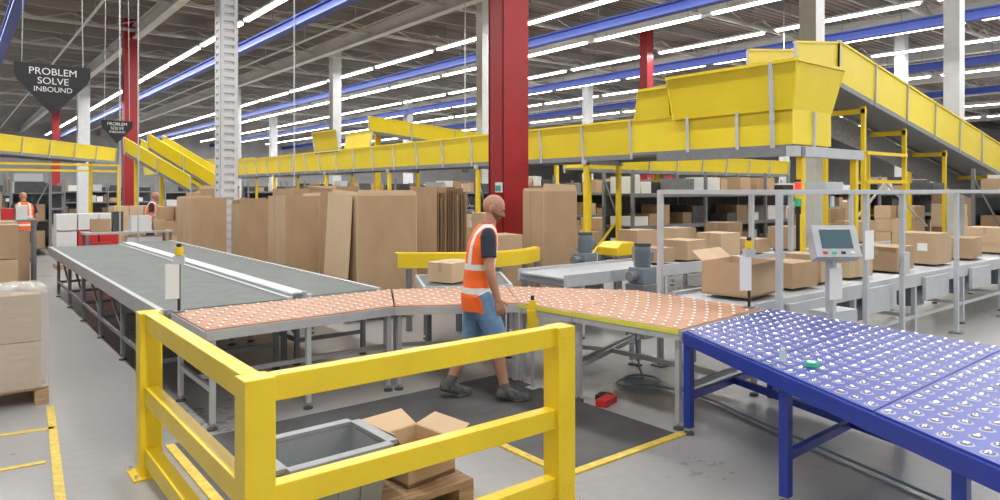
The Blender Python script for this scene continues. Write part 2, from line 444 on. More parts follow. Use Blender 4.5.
for i in range(16):
    (xa, ya), (xb, yb) = pts[i], pts[i+1]
    b.slab([(xa, ya, .82), (xb, yb, .82), (xb, yb, 1.0), (xa, ya, 1.0)], .03, 'yellow')
    b.slab([(xa, ya, 1.0), (xb, yb, 1.0), (xb+.03, yb+.14, 1.0), (xa+.03, ya+.14, 1.0)], .02, 'yellow')
for i in (1, 5, 9, 13, 16): b.box((pts[i][0], pts[i][1]+.05, .4), (.06, .06, .8), 'mgrey')
b.build('curved_guard_rail')

def gearmotor(x, y, z):
    b = MB()
    b.box((x, y, z+.1), (.26, .24, .2), 'motor'); b.cyl((x, y, z+.2), (x, y, z+.46), .1, 'motor', 16)
    for k in range(7): b.cyl((x, y, z+.23+k*.03), (x, y, z+.24+k*.03), .115, 'motor', 16)
    b.cyl((x, y, z+.46), (x, y, z+.5), .105, 'dgrey', 16); b.cyl((x-.25, y, z+.1), (x, y, z+.1), .06, 'mgrey', 12)
    b.box((x+.13, y, z+.33), (.07, .1, .12), 'motor')
    b.box((x, y, z/2), (.3, .3, z), 'mgrey')
    return b.build('gear_motor', .01)
gearmotor(6.75, 5.62, .66); gearmotor(7.3, 7.15, .7)
def hood(x, y, z, sx, sy, sz, rz=0):
    b = MB()
    hx, hy = sx/2, sy/2
    prof = [(-hx, 0), (hx, 0), (hx, sz*.6), (hx*.55, sz), (-hx*.55, sz), (-hx, sz*.6)]
    R = Matrix.Rotation(rz, 3, 'Z')
    vs = [R @ Vector((p[0], s*hy, p[1]))+Vector((x, y, z)) for s in (-1, 1) for p in prof]
    n = 6
    b.add(vs, [tuple(range(n)), tuple(range(2*n-1, n-1, -1))]+[(i, n+i, n+(i+1) % n, (i+1) % n) for i in range(n)], 'yellow')
    for s in (-1, 1):
        for t in (-1, 1):
            v = R @ Vector((s*hx*.85, t*hy*.85, 0)); b.box((x+v.x, y+v.y, z/2), (.07, .07, z), 'mgrey')
    return b.build('yellow_machine_guard', .01)
hood(8.1, 7.22, .82, .5, .4, .2)

# ------------------------------------------------------------------ cartons
def carton(cx, cy, z, sx, sy, sz, rz=0, m=0, flap='closed', name='cardboard_box', label=False, mb=None, tape=True):
    b = mb or MB(); m = card[m] if isinstance(m, int) else m
    R = Matrix.Rotation(rz, 3, 'Z'); C = Vector((cx, cy, z))
    def lb(c, s, mm): b.box(R @ Vector(c)+C, s, mm, rot=R)
    if flap == 'closed':
        lb((0, 0, sz/2), (sx, sy, sz), m)
        if tape:
            lb((0, 0, sz), (sx+.002, .05, .003), 'tape')
            for s in (-1, 1): lb((s*sx/2, 0, sz-.05), (.003, .05, .1), 'tape')
            lb((0, 0, sz), (sx, .004, .004), 'inside')
        if label:
            lb((-sx/2, -sy*.15, sz*.55), (.004, sy*.25, sz*.25), 'paper')
    else:
        t = .008
        for s in (-1, 1):
            lb((s*(sx/2-t/2), 0, sz/2), (t, sy, sz), m); lb((0, s*(sy/2-t/2), sz/2), (sx-2*t, t, sz), m)
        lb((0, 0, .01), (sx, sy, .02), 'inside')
        fl = min(sx, sy)*.42
        dirs = (((1, 0, 0), .35), ((-1, 0, 0), 1.6), ((0, 1, 0), .55), ((0, -1, 0), -.1))
        if flap == 'half': dirs = (((0, 1, 0), .8), ((0, -1, 0), .25)); fl = sy*.3
        for k, ((nx, ny, _), up) in enumerate(dirs):
            hw = sy/2 if nx else sx/2
            e = Vector((nx*sx/2, ny*sy/2, sz)); tdir = Vector((-ny, nx, 0))
            out = (Vector((nx, ny, 0))+Vector((0, 0, up))).normalized()
            pts = [e-tdir*hw, e+tdir*hw, e+tdir*(hw-.02)+out*fl, e-tdir*(hw-.02)+out*fl]
            b.slab([R @ p+C for p in pts], .006, m if k % 2 else card[2])
    if mb is None: return b.build(name)
def tall(cx, cy, sx, sy, h, rz, m, name='tall_cardboard_carton', ragged=True, lean=False):
    b = MB(); R = Matrix.Rotation(rz, 3, 'Z'); C = Vector((cx, cy, .13)); cm = card[m]
    for k in (-1, 0, 1): b.box(R @ Vector((k*sx*.4, 0, -.065))+C, (.1, sy, .13), 'wood', rot=R)
    hz = h-.13; t = .012
    for s in (-1, 1):
        b.box(R @ Vector((s*(sx/2-t/2), 0, hz/2))+C, (t, sy, hz), cm, rot=R)
        b.box(R @ Vector((0, s*(sy/2-t/2), hz/2))+C, (sx-2*t, t, hz), cm if s > 0 else card[min(2, m+1)] if m != 1 else cm, rot=R)
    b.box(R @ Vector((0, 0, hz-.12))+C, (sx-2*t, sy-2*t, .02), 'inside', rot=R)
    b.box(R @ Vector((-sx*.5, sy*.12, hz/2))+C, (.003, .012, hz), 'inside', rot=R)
    if ragged:
        for (nx, ny) in ((1, 0), (-1, 0), (0, 1), (0, -1)):
            if random.random() < .35: continue
            hw = sy/2 if nx else sx/2; fl = random.uniform(.05, .13); o = random.uniform(-.05, .05)
            e = Vector((nx*(sx/2-t/2), ny*(sy/2-t/2), hz)); td = Vector((-ny, nx, 0))
            out = Vector((nx*o, ny*o, fl))
            b.slab([R @ p+C for p in (e-td*hw, e+td*hw, e+td*(hw*.93)+out*random.uniform(.5, 1), e-td*(hw*.93)+out)], .008, cm)
    if lean:
        p0 = Vector((-sx/2-.16, -sy/2+.02, -.12)); p1 = Vector((-sx/2-.16, sy/2-.1, -.12)); p2 = Vector((-sx/2-.02, sy/2-.02, hz+.05)); p3 = Vector((-sx/2-.02, -sy/2+.10, hz-.02))
        b.slab([R @ p+C for p in (p0, p1, p2, p3)], .01, card[2])
    return b.build(name)
tall(4.45, 16.4, .8, .8, 1.64, .1, 0); tall(4.62, 13.5, .68, .66, 1.55, -.1, 1); tall(4.55, 11.3, .62, .66, 1.72, .05, 0)
tall(4.83, 9.05, .92, 1.0, 1.74, -.06, 0, lean=True)
tall(5.6, 19.0, .7, .8, 1.85, .2, 1); tall(7.6, 8.25, .6, .72, 1.80, -.25, 0); tall(5.9, 12.6, .7, .7, 1.80, .3, 1)
tall(6.2, 15.2, .8, .8, 1.85, .1, 1); tall(8.6, 9.6, .7, .7, 1.85, .3, 1); tall(6.9, 11.9, .7, .7, 1.82, .1, 3); tall(5.5, 10.7, .6, .6, 1.66, .2, 1)
b = MB()
for k in range(24):
    hh = 1.64+random.uniform(-.10, .10)
    b.box((6.27+k*.025, 9.9+random.uniform(-.03, .03), .14+hh/2), (.010, .72+random.uniform(-.06, .06), hh), random.choice((card[3], card[3], card[1])), rz=random.uniform(-.03, .03))
b.bx(6.2, 6.95, 9.5, 10.3, 0, .14, 'wood'); b.bx(6.24, 6.9, 9.49, 9.495, .7, .72, 'paper')
b.build('flat_carton_bundle')
carton(6.55, 8.3, 0, .6, .5, .88, -.2, 1); carton(6.55, 8.3, .881, .62, .5, .26, -.1, 0)
carton(4.55, 6.6, .777, .48, .34, .22, .35, 2)
carton(6.15, 3.88, .80, .62, .5, .32, .12, 0, flap='half')
carton(7.05, 3.9, .80, .5, .45, .26, -.05, 1); carton(7.65, 3.95, .80, .35, .4, .30, .1, 0); carton(8.4, 3.9, .80, .5, .4, .24, -.1, 2, label=True)
carton(9.5, 3.9, .80, .6, .5, .3, .05, 1); carton(10.8, 3.9, .80, .55, .5, .42, .0, 0, label=True); carton(12.1, 3.9, .80, .6, .5, .3, .1, 1); carton(13.6, 3.9, .80, .6, .6, .4, 0, 2)
for (x, s, h, m) in ((7.9, .4, .2, 1), (8.6, .55, .28, 0), (9.5, .5, .35, 2), (10.4, .5, .22, 1), (11.6, .6, .38, 0), (12.8, .6, .3, 2), (14.2, .7, .4, 1)):
    carton(x, 6.38, .80, s, .45, h, random.uniform(-.15, .15), m)
for (x, s, h, m) in ((9.4, .5, .3, 0), (10.5, .5, .3, 0), (12.0, .6, .35, 1)):
    carton(x, 7.93, .83, s, .45, h, random.uniform(-.15, .15), m)

# ------------------------------------------------------------------ gate frames along roller conveyor
b = MB()
xs = (5.75, 7.45, 8.35, 10.0, 11.8)
for x in xs:
    for yy in (3.24, 4.55):
        b.box((x, yy, .91), (.05, .05, 1.82), 'lgrey'); b.box((x, yy, .01), (.14, .14, .02), 'mgrey')
    b.beam((x, 3.24, 1.80), (x, 4.55, 1.80), .045, .045, 'lgrey')
for yy in (3.24, 4.55):
    b.beam((xs[0], yy, 1.80), (xs[-1], yy, 1.80), .045, .045, 'lgrey')
b.box((7.9, 3.9, 1.86), (.4, .25, .1), 'lgrey'); b.box((10.9, 3.9, 1.86), (.4, .3, .12), 'dgrey')
b.box((7.45, 3.205, 1.25), (.2, .006, .3), 'paper'); b.box((8.35, 3.205, 1.0), (.16, .03, .25), 'lgrey')
b.build('scanner_gate_frame', .003)
b = MB()
b.box((6.2, 3.0, .62), (.07, .07, 1.24), 'lgrey'); b.box((6.2, 3.0, .01), (.3, .3, .02), 'lgrey')
R = Matrix.Rotation(-.66, 3, 'Z') @ Matrix.Rotation(-.42, 3, 'X')
b.box((6.2, 2.98, 1.34), (.40, .13, .30), 'lgrey', rot=R)
b.box(Vector((6.2, 2.98, 1.34))+R @ Vector((0, -.067, .02)), (.28, .006, .18), 'screen', rot=R)
for k in range(4): b.box(Vector((6.2, 2.98, 1.34))+R @ Vector((-.12+k*.08, -.068, -.11)), (.04, .008, .025), ('redp', 'green', 'black', 'white')[k], rot=R)
b.box((6.2, 2.955, .98), (.15, .006, .28), 'paper', rz=-.3); b.box((6.35, 3.05, .55), (.4, .2, .35), 'lgrey', rz=-.2)
b.build('control_panel', .008)
b = MB()
b.cyl((8.9, 4.75, 0), (8.9, 4.75, 1.5), .025, 'black', 10); b.cyl((8.9, 4.75, 1.5), (8.9, 4.75, 1.6), .04, 'black', 12)
for k, mm in enumerate(('green', 'yellow', 'redlamp')): b.cyl((8.9, 4.75, 1.6+k*.11), (8.9, 4.75, 1.7+k*.11), .045, mm, 12)
b.cyl((8.9, 4.75, 1.93), (8.9, 4.75, 1.96), .04, 'black', 12)
b.build('signal_tower_light')
def sensor(x, y, z0, z1, rz):
    b = MB(); R = Matrix.Rotation(rz, 3, 'Z')
    b.cyl((x, y, z0), (x, y, z1), .013, 'black', 8); b.cyl((x, y, z1), (x, y, z1+.07), .035, 'yellow', 12); b.cyl((x, y, z1+.07), (x, y, z1+.1), .02, 'black', 12)
    b.box((x, y, z1-.04), (.09, .07, .07), 'lgrey', rot=R)
    v = R @ Vector((-.05, -.03, 0)); b.box((x+v.x, y+v.y, z1-.22), (.11, .005, .3), 'paper', rot=R)
    b.cyl((x, y, z0), (x, y, z0+.012), .05, 'mgrey', 12)
    return b.build('sensor_post')
sensor(1.54, 6.36, .772, 1.26, -.3); sensor(5.56, 3.42, .772, 1.30, -.5)
b = MB()
b.box((4.16, 4.74, .38), (.03, .03, .72), 'alu'); b.box((4.14, 4.72, .64), (.10, .07, .18), 'yellow', rz=-.6); b.box((4.14, 4.72, .77), (.07, .05, .1), 'yellow', rz=-.6)
b.cyl((4.14, 4.72, .82), (4.14, 4.72, .86), .018, 'black', 8); b.box((4.16, 4.74, .017), (.1, .1, .01), 'alu')
b.build('scanner_holder', .01)
b = MB()
b.cyl((4.0, 2.05, .775), (4.0, 2.05, .80), .04, 'green', 18); b.cyl((4.0, 2.05, .80), (4.0, 2.05, .803), .026, 'white', 14)
b.build('tape_roll')
b = MB(); b.cyl((3.98, 2.22, .775), (3.98, 2.22, .84), .022, mat('clear_plastic', (.7, .85, .8), .1, alpha=.45), 12); b.cyl((3.98, 2.22, .84), (3.98, 2.22, .86), .012, 'lgrey', 10); b.build('plastic_bottle')
b = MB(); b.box((4.36, 4.02, .03), (.22, .1, .06), 'redp', rz=.3); b.box((4.44, 4.12, .025), (.12, .12, .05), 'black', rz=.3); b.build('power_strip', .006)
cu = bpy.data.curves.new('air_hose', 'CURVE'); cu.dimensions = '3D'; cu.bevel_depth = .010
sp = cu.splines.new('NURBS'); pts = [(5.4, 4.6, .7), (5.3, 4.5, .05)]
for k in range(14): pts.append((4.98+.22*math.cos(k*.8)+k*.012, 4.25+.18*math.sin(k*.8), .014+k*.002))
pts += [(5.2, 3.6, .015), (4.9, 3.0, .02), (4.7, 2.2, .03), (4.4, 1.2, .02)]
sp.points.add(len(pts)-1)
for p, c in zip(sp.points, pts): p.co = (*c, 1)
sp.use_endpoint_u = True
cu.materials.append(M['hose']); ho = bpy.data.objects.new('air_hose', cu); scene.collection.objects.link(ho)

# ------------------------------------------------------------------ tote & box inside barrier
def tote(cx, cy, z, sx, sy, sz, rz):
    b = MB(); R = Matrix.Rotation(rz, 3, 'Z'); C = Vector((cx, cy, z)); t = .012; k = .86
    top = [(-sx/2, -sy/2), (sx/2, -sy/2), (sx/2, sy/2), (-sx/2, sy/2)]
    for i in range(4):
        a, c = top[i], top[(i+1) % 4]
        b.slab([R @ Vector(p)+C for p in ((a[0]*k, a[1]*k, 0), (c[0]*k, c[1]*k, 0), (c[0], c[1], sz), (a[0], a[1], sz))], t, 'tote')
        mx, my = (a[0]+c[0])/2, (a[1]+c[1])/2; l = math.hypot(mx, my); ox, oy = mx/l*.02, my/l*.02
        b.beam(R @ Vector((a[0]+ox, a[1]+oy, sz))+C, R @ Vector((c[0]+ox, c[1]+oy, sz))+C, .06, .025, 'tote')
        b.beam(R @ Vector((a[0]*.97+ox*.6, a[1]*.97+oy*.6, sz*.78))+C, R @ Vector((c[0]*.97+ox*.6, c[1]*.97+oy*.6, sz*.78))+C, .03, .015, 'tote')
        for s in (.25, .5, .75):
            p = lerp(a, c, s); b.beam(R @ Vector((p[0]*k+ox*.4, p[1]*k+oy*.4, 0))+C, R @ Vector((p[0]+ox*.4, p[1]+oy*.4, sz))+C, .015, .02, 'tote')
    b.box(C+Vector((0, 0, .006)), (sx*k, sy*k, .012), 'tote', rot=R)
    return b.build('grey_tote_bin', .003)
tote(1.52, 3.4, .19, .56, .42, .30, .02)
b = MB(); b.bx(1.22, 2.32, 3.15, 3.75, .15, .185, 'wood')
for x in (1.27, 1.77, 2.27): b.bx(x-.05, x+.05, 3.15, 3.75, .025, .15, 'wood')
for yy in (3.2, 3.45, 3.7): b.bx(1.22, 2.32, yy-.05, yy+.05, 0, .025, 'wood')
b.build('wooden_pallet')
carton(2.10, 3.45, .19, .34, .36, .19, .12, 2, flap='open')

# left pallets
def pallet(b, x0, x1, y0, y1):
    n = 6
    for k in range(n):
        yy = y0+(y1-y0)*(k+.5)/n; b.bx(x0, x1, yy-.05, yy+.05, .12, .145, 'wood')
    for x in (x0+.05, (x0+x1)/2, x1-.05):
        b.bx(x-.05, x+.05, y0, y1, .1, .12, 'wood'); b.bx(x-.05, x+.05, y0, y1, 0, .02, 'wood')
        for yy in (y0+.06, (y0+y1)/2, y1-.06): b.bx(x-.05, x+.05, yy-.06, yy+.06, .02, .1, 'wood')
b = MB(); pallet(b, -.6, .66, 7.0, 8.0)
for lay in range(2):
    for i in range(3):
        for j in range(2):
            carton(-.38+i*.4, 7.26+j*.49, .146+lay*.40, .385, .47, .39, random.uniform(-.03, .03), random.choice((0, 1, 2)), mb=b, label=random.random() < .5)
b.bx(-.60, .66, 6.99, 8.01, .15, .95, 'wrap')
for k in range(9): b.ball((-.4+k*.12, 7.3+.1*math.sin(k*2), .96), .12, 'wrap', 8, 5, sc=(1, 1.2, .5))
b.build('wrapped_pallet')
b = MB(); pallet(b, -.6, .7, 10.2, 11.3)
for lay in range(3):
    for i in range(3):
        for j in range(2):
            if lay == 2 and i == 2 and j == 1: continue
            carton(-.38+i*.42, 10.48+j*.52, .146+lay*.42, .40, .5, .41, random.uniform(-.06, .06), random.choice((0, 1, 2)), mb=b, label=random.random() < .3)
b.build('pallet_of_cartons')

# ------------------------------------------------------------------ hanging signs
def sign(x, y, zc, w, h):
    b = MB()
    pr = [(-w/2, h/2), (w/2, h/2), (w/2, h*.30), (w*.46, h*.16), (0, -h/2), (-w*.46, h*.16), (-w/2, h*.30)]
    n = len(pr)
    vs = [(x+p[0], y-.01, zc+p[1]) for p in pr]+[(x+p[0], y+.01, zc+p[1]) for p in pr]
    b.add(vs, [tuple(range(n-1, -1, -1)), tuple(range(n, 2*n))]+[(i, (i+1) % n, n+(i+1) % n, n+i) for i in range(n)], 'black')
    for s in (-1, 1): b.cyl((x+s*w*.4, y, zc+h/2), (x+s*w*.3, y, ZC), .006, 'lgrey', 5)
    ob = b.build('hanging_sign')
    for k, t in enumerate(('PROBLEM', 'SOLVE', 'INBOUND')):
        tcu = bpy.data.curves.new('sign_text', 'FONT'); tcu.body = t; tcu.size = w*(.15, .145, .11)[k]; tcu.align_x = 'CENTER'; tcu.extrude = .001
        to = bpy.data.objects.new('sign_text', tcu); tcu.materials.append(M['paper'])
        scene.collection.objects.link(to)
        to.parent = ob; to.location = Vector((x, y-.013, zc+h*(.29, .11, -.04)[k]))-ob.location; to.rotation_euler = (math.pi/2, 0, 0)
sign(1.05, 10.65, 3.12, .84, .66); sign(2.62, 15.6, 2.98, .56, .46)

# ------------------------------------------------------------------ overhead trough conveyors
def trough(b, p, q, w, h, flare=.06, rib=1.3, m='yellow2', ribm='lgrey'):
    p = Vector(p); q = Vector(q); d = (q-p); L = d.length; d.normalize(); sd = Vector((-d.y, d.x, 0)).normalized(); up = Vector((0, 0, 1))
    b.slab([p-sd*w/2, q-sd*w/2, q+sd*w/2, p+sd*w/2], .05, 'mgrey')
    for s in (-1, 1):
        o0 = sd*s*w/2; o1 = sd*s*(w/2+flare)
        b.slab([p+o0, q+o0, q+o1+up*h, p+o1+up*h], .02, m)
        b.beam(p+o1+up*h, q+o1+up*h, .07, .04, m)
        b.beam(p+o0-up*.05, q+o0-up*.05, .06, .1, 'mgrey')
        n = max(1, int(L/rib))
        for k in range(n+1):
            c = p+(q-p)*(k/n); b.beam(c+o0+sd*s*.02-up*.1, c+o1+sd*s*.02+up*h, .03, .05, ribm)
b = MB()
xc = 10.95
trough(b, (xc, 8.95, 2.52), (xc, 34, 2.52), 1.0, .66)
for k, y in enumerate((10.2, 14, 18.5, 23, 28, 33)):
    for s in (-.5, .5):
        b.box((xc+s, y, 1.2), (.09, .09, 2.4), 'yellow'); b.box((xc+s, y, .01), (.2, .2, .02), 'yellow')
    b.beam((xc-.6, y, 2.4), (xc+.6, y, 2.4), .09, .1, 'lgrey')
    b.beam((xc-.5, y, .3), (xc+.5, y, 1.2), .04, .04, 'yellow')
b.build('overhead_trough_conveyor')
b = MB()
def ringbox(b, lo, hi, z0, z1, m, t=.02):
    A = [(lo[0], lo[2]), (lo[1], lo[2]), (lo[1], lo[3]), (lo[0], lo[3])]; B = [(hi[0], hi[2]), (hi[1], hi[2]), (hi[1], hi[3]), (hi[0], hi[3])]
    for i in range(4):
        j = (i+1) % 4
        b.slab([(*A[i], z0), (*A[j], z0), (*B[j], z1), (*B[i], z1)], t, m)
        b.beam((*B[i], z1), (*B[j], z1), .07, .05, m); b.beam((*A[i], z0), (*B[i], z1), .03, .03, 'yellow2')
b.slab([(10.4, 5.65, 2.52), (11.5, 5.65, 2.52), (11.5, 8.9, 2.52), (10.4, 8.9, 2.52)], .05, 'mgrey')
for s in (10.42, 11.5):
    b.slab([(s, 5.65, 2.5), (s, 8.93, 2.5), (s, 8.93, 3.18), (s, 5.65, 3.18)], .02, 'yellow2')
    b.beam((s, 5.65, 3.18), (s, 8.93, 3.18), .05, .04, 'yellow2')
ringbox(b, (10.36, 11.60, 5.62, 7.9), (10.26, 11.82, 5.5, 7.98), 3.1, 3.85, 'yellow2')
b.slab([(10.36, 5.62, 2.55), (11.6, 5.62, 2.55), (11.6, 5.62, 3.1), (10.36, 5.62, 3.1)], .02, 'yellow2')
for y in (6.6, 7.6): b.beam((10.38, y, 2.5), (10.36, y, 3.15), .03, .05, 'lgrey')
b.beam((10.36, 5.95, 2.45), (10.24, 5.92, 3.86), .05, .06, 'lgrey'); b.beam((11.0, 5.6, 2.5), (11.0, 5.58, 3.1), .05, .03, 'lgrey')
ringbox(b, (10.40, 11.52, 8.02, 8.85), (10.34, 11.6, 8.02, 8.7), 3.15, 3.72, 'yellow2')
b.beam((10.1, 5.5, 2.42), (12.4, 5.5, 2.42), .16, .16, 'lgrey'); b.beam((10.3, 5.4, 2.42), (10.3, 8.2, 2.42), .1, .14, 'mgrey')
for x in (10.4, 12.2): b.box((x, 5.5, 1.18), (.1, .1, 2.36), 'yellow'); b.box((x, 5.5, .01), (.22, .22, .02), 'yellow')
b.build('conveyor_hopper')
b = MB()
trough(b, (13.6, 6.9, 3.95), (26.5, 6.9, 1.75), .9, .78, flare=.02, rib=1.5); trough(b, (11.95, 6.9, 3.75), (13.6, 6.9, 3.95), .88, .75, flare=.02)
b.build('inclined_trough_conveyor')
b = MB()
b.slab([(14.9, 7.3, 3.55), (26, 7.3, 1.7), (26, 7.3, 1.2), (14.9, 7.3, 3.0)], .03, 'mesh')
for x in (14.95, 17.0, 19.4, 22.6):
    zt = 3.8-(x-13.6)*.17
    for yy in (6.55, 7.35): b.box((x, yy, zt/2), (.08, .08, zt), 'yellow')
    b.beam((x, 6.5, zt-.1), (x, 7.4, zt-.1), .08, .1, 'yellow')
for z in (2.0, 2.6): b.beam((14.95, 6.5, z), (17.0, 6.5, z), .05, .07, 'yellow')
b.beam((14.95, 6.95, .9), (17.0, 6.95, 2.0), .04, .04, 'lgrey'); b.beam((17.0, 6.95, 2.0), (19.4, 6.95, .9), .04, .04, 'lgrey')
b.build('trough_support_frame')
b = MB(); trough(b, (-3, 22, 3.1), (4.8, 32.3, 3.0), 1.2, .5)
for (x, y) in ((1.2, 27.6), (4.4, 31.8), (-2.5, 22.6)): b.box((x, y, 1.5), (.12, .12, 3.0), 'yellow')
b.build('overhead_trough_conveyor')
b = MB(); trough(b, (5.2, 28, 3.2), (7.0, 26.3, 1.8), .9, .5); trough(b, (6.0, 28.2, 3.4), (8.0, 26.4, 1.8), .9, .5)
for (x, y, z) in ((5.3, 27.9, 3.2), (6.2, 28.1, 3.2), (7, 26.3, 1.8), (8, 26.4, 1.8)): b.box((x, y, z/2), (.12, .12, z), 'yellow')
b.build('chute_slide')
b = MB(); trough(b, (10.95, 21.8, 3.22), (10.95, 23.8, 3.22), 1.1, .65, .12)
b.build('conveyor_hopper')
b = MB(); trough(b, (12.3, 23, 4.0), (15.6, 19.5, 3.2), .9, .5); trough(b, (14, 26, 4.3), (19, 20, 3.0), .9, .5)
for (x, y, z) in ((12.4, 22.9, 4), (15.5, 19.6, 3.2), (14.1, 25.9, 4.3), (18.9, 20.1, 3)): b.box((x, y, z/2), (.14, .14, z), 'yellow')
b.build('overhead_trough_conveyor')
b = MB(); trough(b, (12.5, 38, 3.0), (12.5, 60, 3.0), 1.0, .6)
for y in (40, 50): b.box((12.5, y, 1.5), (.14, .14, 3), 'yellow')
b.build('overhead_trough_conveyor')
b = MB(); trough(b, (13.5, 13.6, 2.4), (24, 13.6, 2.4), .8, .45)
for x in (14, 17, 20, 23.5): b.box((x, 13.6, 1.2), (.14, .14, 2.4), 'yellow')
b.build('overhead_trough_conveyor')
b = MB()
for z in (2.3, 2.45): b.beam((-3, 20, z), (3.4, 20, z), .05, .05, 'yellow')
for x in (-3, 0, 3.4): b.box((x, 20, 1.22), (.08, .08, 2.45), 'yellow')
b.build('yellow_gantry')

# ------------------------------------------------------------------ background storage
goods = [card[0], card[1], card[2], card[3], M['white'], M['lgrey'], M['dgrey'], card[1], M['paper'], M['mgrey'], M['dgrey'], M['black']]
def rack(x, y, L, axis, name='shelving_rack', levels=3, h=2.3, d=.9, up='mgrey'):
    b = MB()
    def T(u, v): return (x+u, y+v) if axis == 'x' else (x+v, y+u)
    n = int(L/2.2)
    for k in range(n+1):
        for v in (0, d):
            p = T(k*L/n, v); b.box((p[0], p[1], h/2), (.07, .07, h), up)
        a = T(k*L/n, 0); c = T(k*L/n, d); b.beam((*a, .2), (*c, h-.2), .03, .03, up)
    a = T(L/2, d); b.box((a[0], a[1], h*.48), (L, .02, h*.8) if axis == 'x' else (.02, L, h*.8), 'dgrey')  # dark back sheet added so gaps between goods read as deep shade
    for l in range(levels):
        z = .15+l*(h-.3)/(levels-.4)
        for v in (0, d): a = T(0, v); c = T(L, v); b.beam((*a, z), (*c, z), .04, .08, up)
        a = T(L/2, d/2); b.box((a[0], a[1], z+.04), (L, d, .02) if axis == 'x' else (d, L, .02), 'mgrey')
        u = .1
        while u < L-.6:
            w = random.uniform(.25, .6); hh = random.uniform(.2, .55)
            if random.random() < .75:
                p = T(u+w/2, d/2); b.box((p[0], p[1], z+.05+hh/2), (w, d*.75, hh) if axis == 'x' else (d*.75, w, hh), random.choice(goods))
            u += w+.05
    return b.build(name)
for (x, y, L, ax) in ((12.5, 10.7, 8.6, 'x'), (13, 16.5, 12, 'x'), (14, 24.3, 4, 'x'), (20, 24, 9, 'x'), (13, 31, 14, 'x'), (13.4, 40, 18, 'x'), (24, 10, 10, 'x'), (28, 17, 14, 'x'),
                     (9, 40, 3, 'x'), (34, 27, 18, 'x'), (1.3, 23, 6, 'y'), (6, 57, 6, 'x'), (18, 4.6, 8, 'x'), (31, 6, 14, 'x'), (0.2, 38, 4, 'x')):
    rack(x, y, L, ax)
def stack(x, y):
    b = MB(); pallet(b, x-.6, x+.6, y-.5, y+.5)
    top = random.choice((2, 3, 3, 4)); m = random.choice((0, 1, 2, 3))
    for l in range(top):
        for i in range(3):
            for j in range(2):
                if l == top-1 and random.random() < .35: continue
                carton(x-.4+i*.4, y-.25+j*.5, .146+l*.4, .385, .48, .39, random.uniform(-.05, .05), m if random.random() < .7 else random.choice((0, 1, 2)), mb=b, tape=False)
    b.build('pallet_of_cartons')
for (x, y) in ((.2, 13.2), (.1, 16), (.3, 19), (5.3, 21.5), (7.9, 12.9), (9.3, 13.7), (9.3, 11.4), (7.6, 16), (9.2, 18), (8.3, 21), (14, 15), (16, 15.2), (18.4, 15), (21, 15),
               (9.0, 26), (14, 20.5), (18, 12.6), (20.5, 9.4), (23, 9), (28.5, 12.6), (16.9, 3.6), (27, 14.6), (18.2, 9.2), (3.4, 27), (2.6, 34.4), (24, 20), (19, 28.4), (23, 28.4), (27.5, 9), (29.5, 4.5), (4.4, 23.6), (6.4, 22.6)):
    stack(x, y)
b = MB()
b.bx(2.2, 3.9, 16.6, 17.3, .88, .92, 'lgrey')
for x in (2.25, 3.85):
    for y in (16.65, 17.25): b.box((x, y, .44), (.05, .05, .88), 'mgrey')
b.bx(2.35, 2.7, 16.8, 17.1, .92, 1.2, card[1]); b.bx(2.75, 2.95, 16.85, 17.05, .92, 1.35, 'dgrey')
b.bx(3.1, 3.5, 16.8, 17.1, .92, 1.25, 'white'); b.bx(2.3, 2.7, 16.7, 17, .3, .7, 'redp'); b.bx(3.0, 3.7, 16.7, 17.1, .2, .8, 'white'); b.bx(3.55, 3.8, 16.8, 17.0, .92, 1.15, card[0])
b.build('packing_workbench')
b = MB()
b.bx(1.9, 3.2, 18.6, 19.3, .0, .1, 'wood')
for i in range(3):
    for l in range(3): b.bx(1.9+i*.43, 2.3+i*.43, 18.62, 19.2, .1+l*.4, .46+l*.4, random.choice(('white', 'redp', 'white', card[0], 'paper')))
b.build('stacked_crates')
b = MB()
for k in range(5): b.bx(.1+k*.2, .27+k*.2, 14.7, 15.0, 1.3, 1.5+.05*(k % 3), ('white', 'redp', 'white', 'redp', 'white')[k])
b.bx(0, 1.2, 14.6, 15.1, 1.26, 1.3, 'mgrey')
for x in (.03, 1.17):
    for y in (14.63, 15.07): b.box((x, y, .63), (.05, .05, 1.26), 'mgrey')
b.bx(.1, 1.1, 14.65, 15.0, .2, 1.1, card[1])
b.build('storage_shelf')

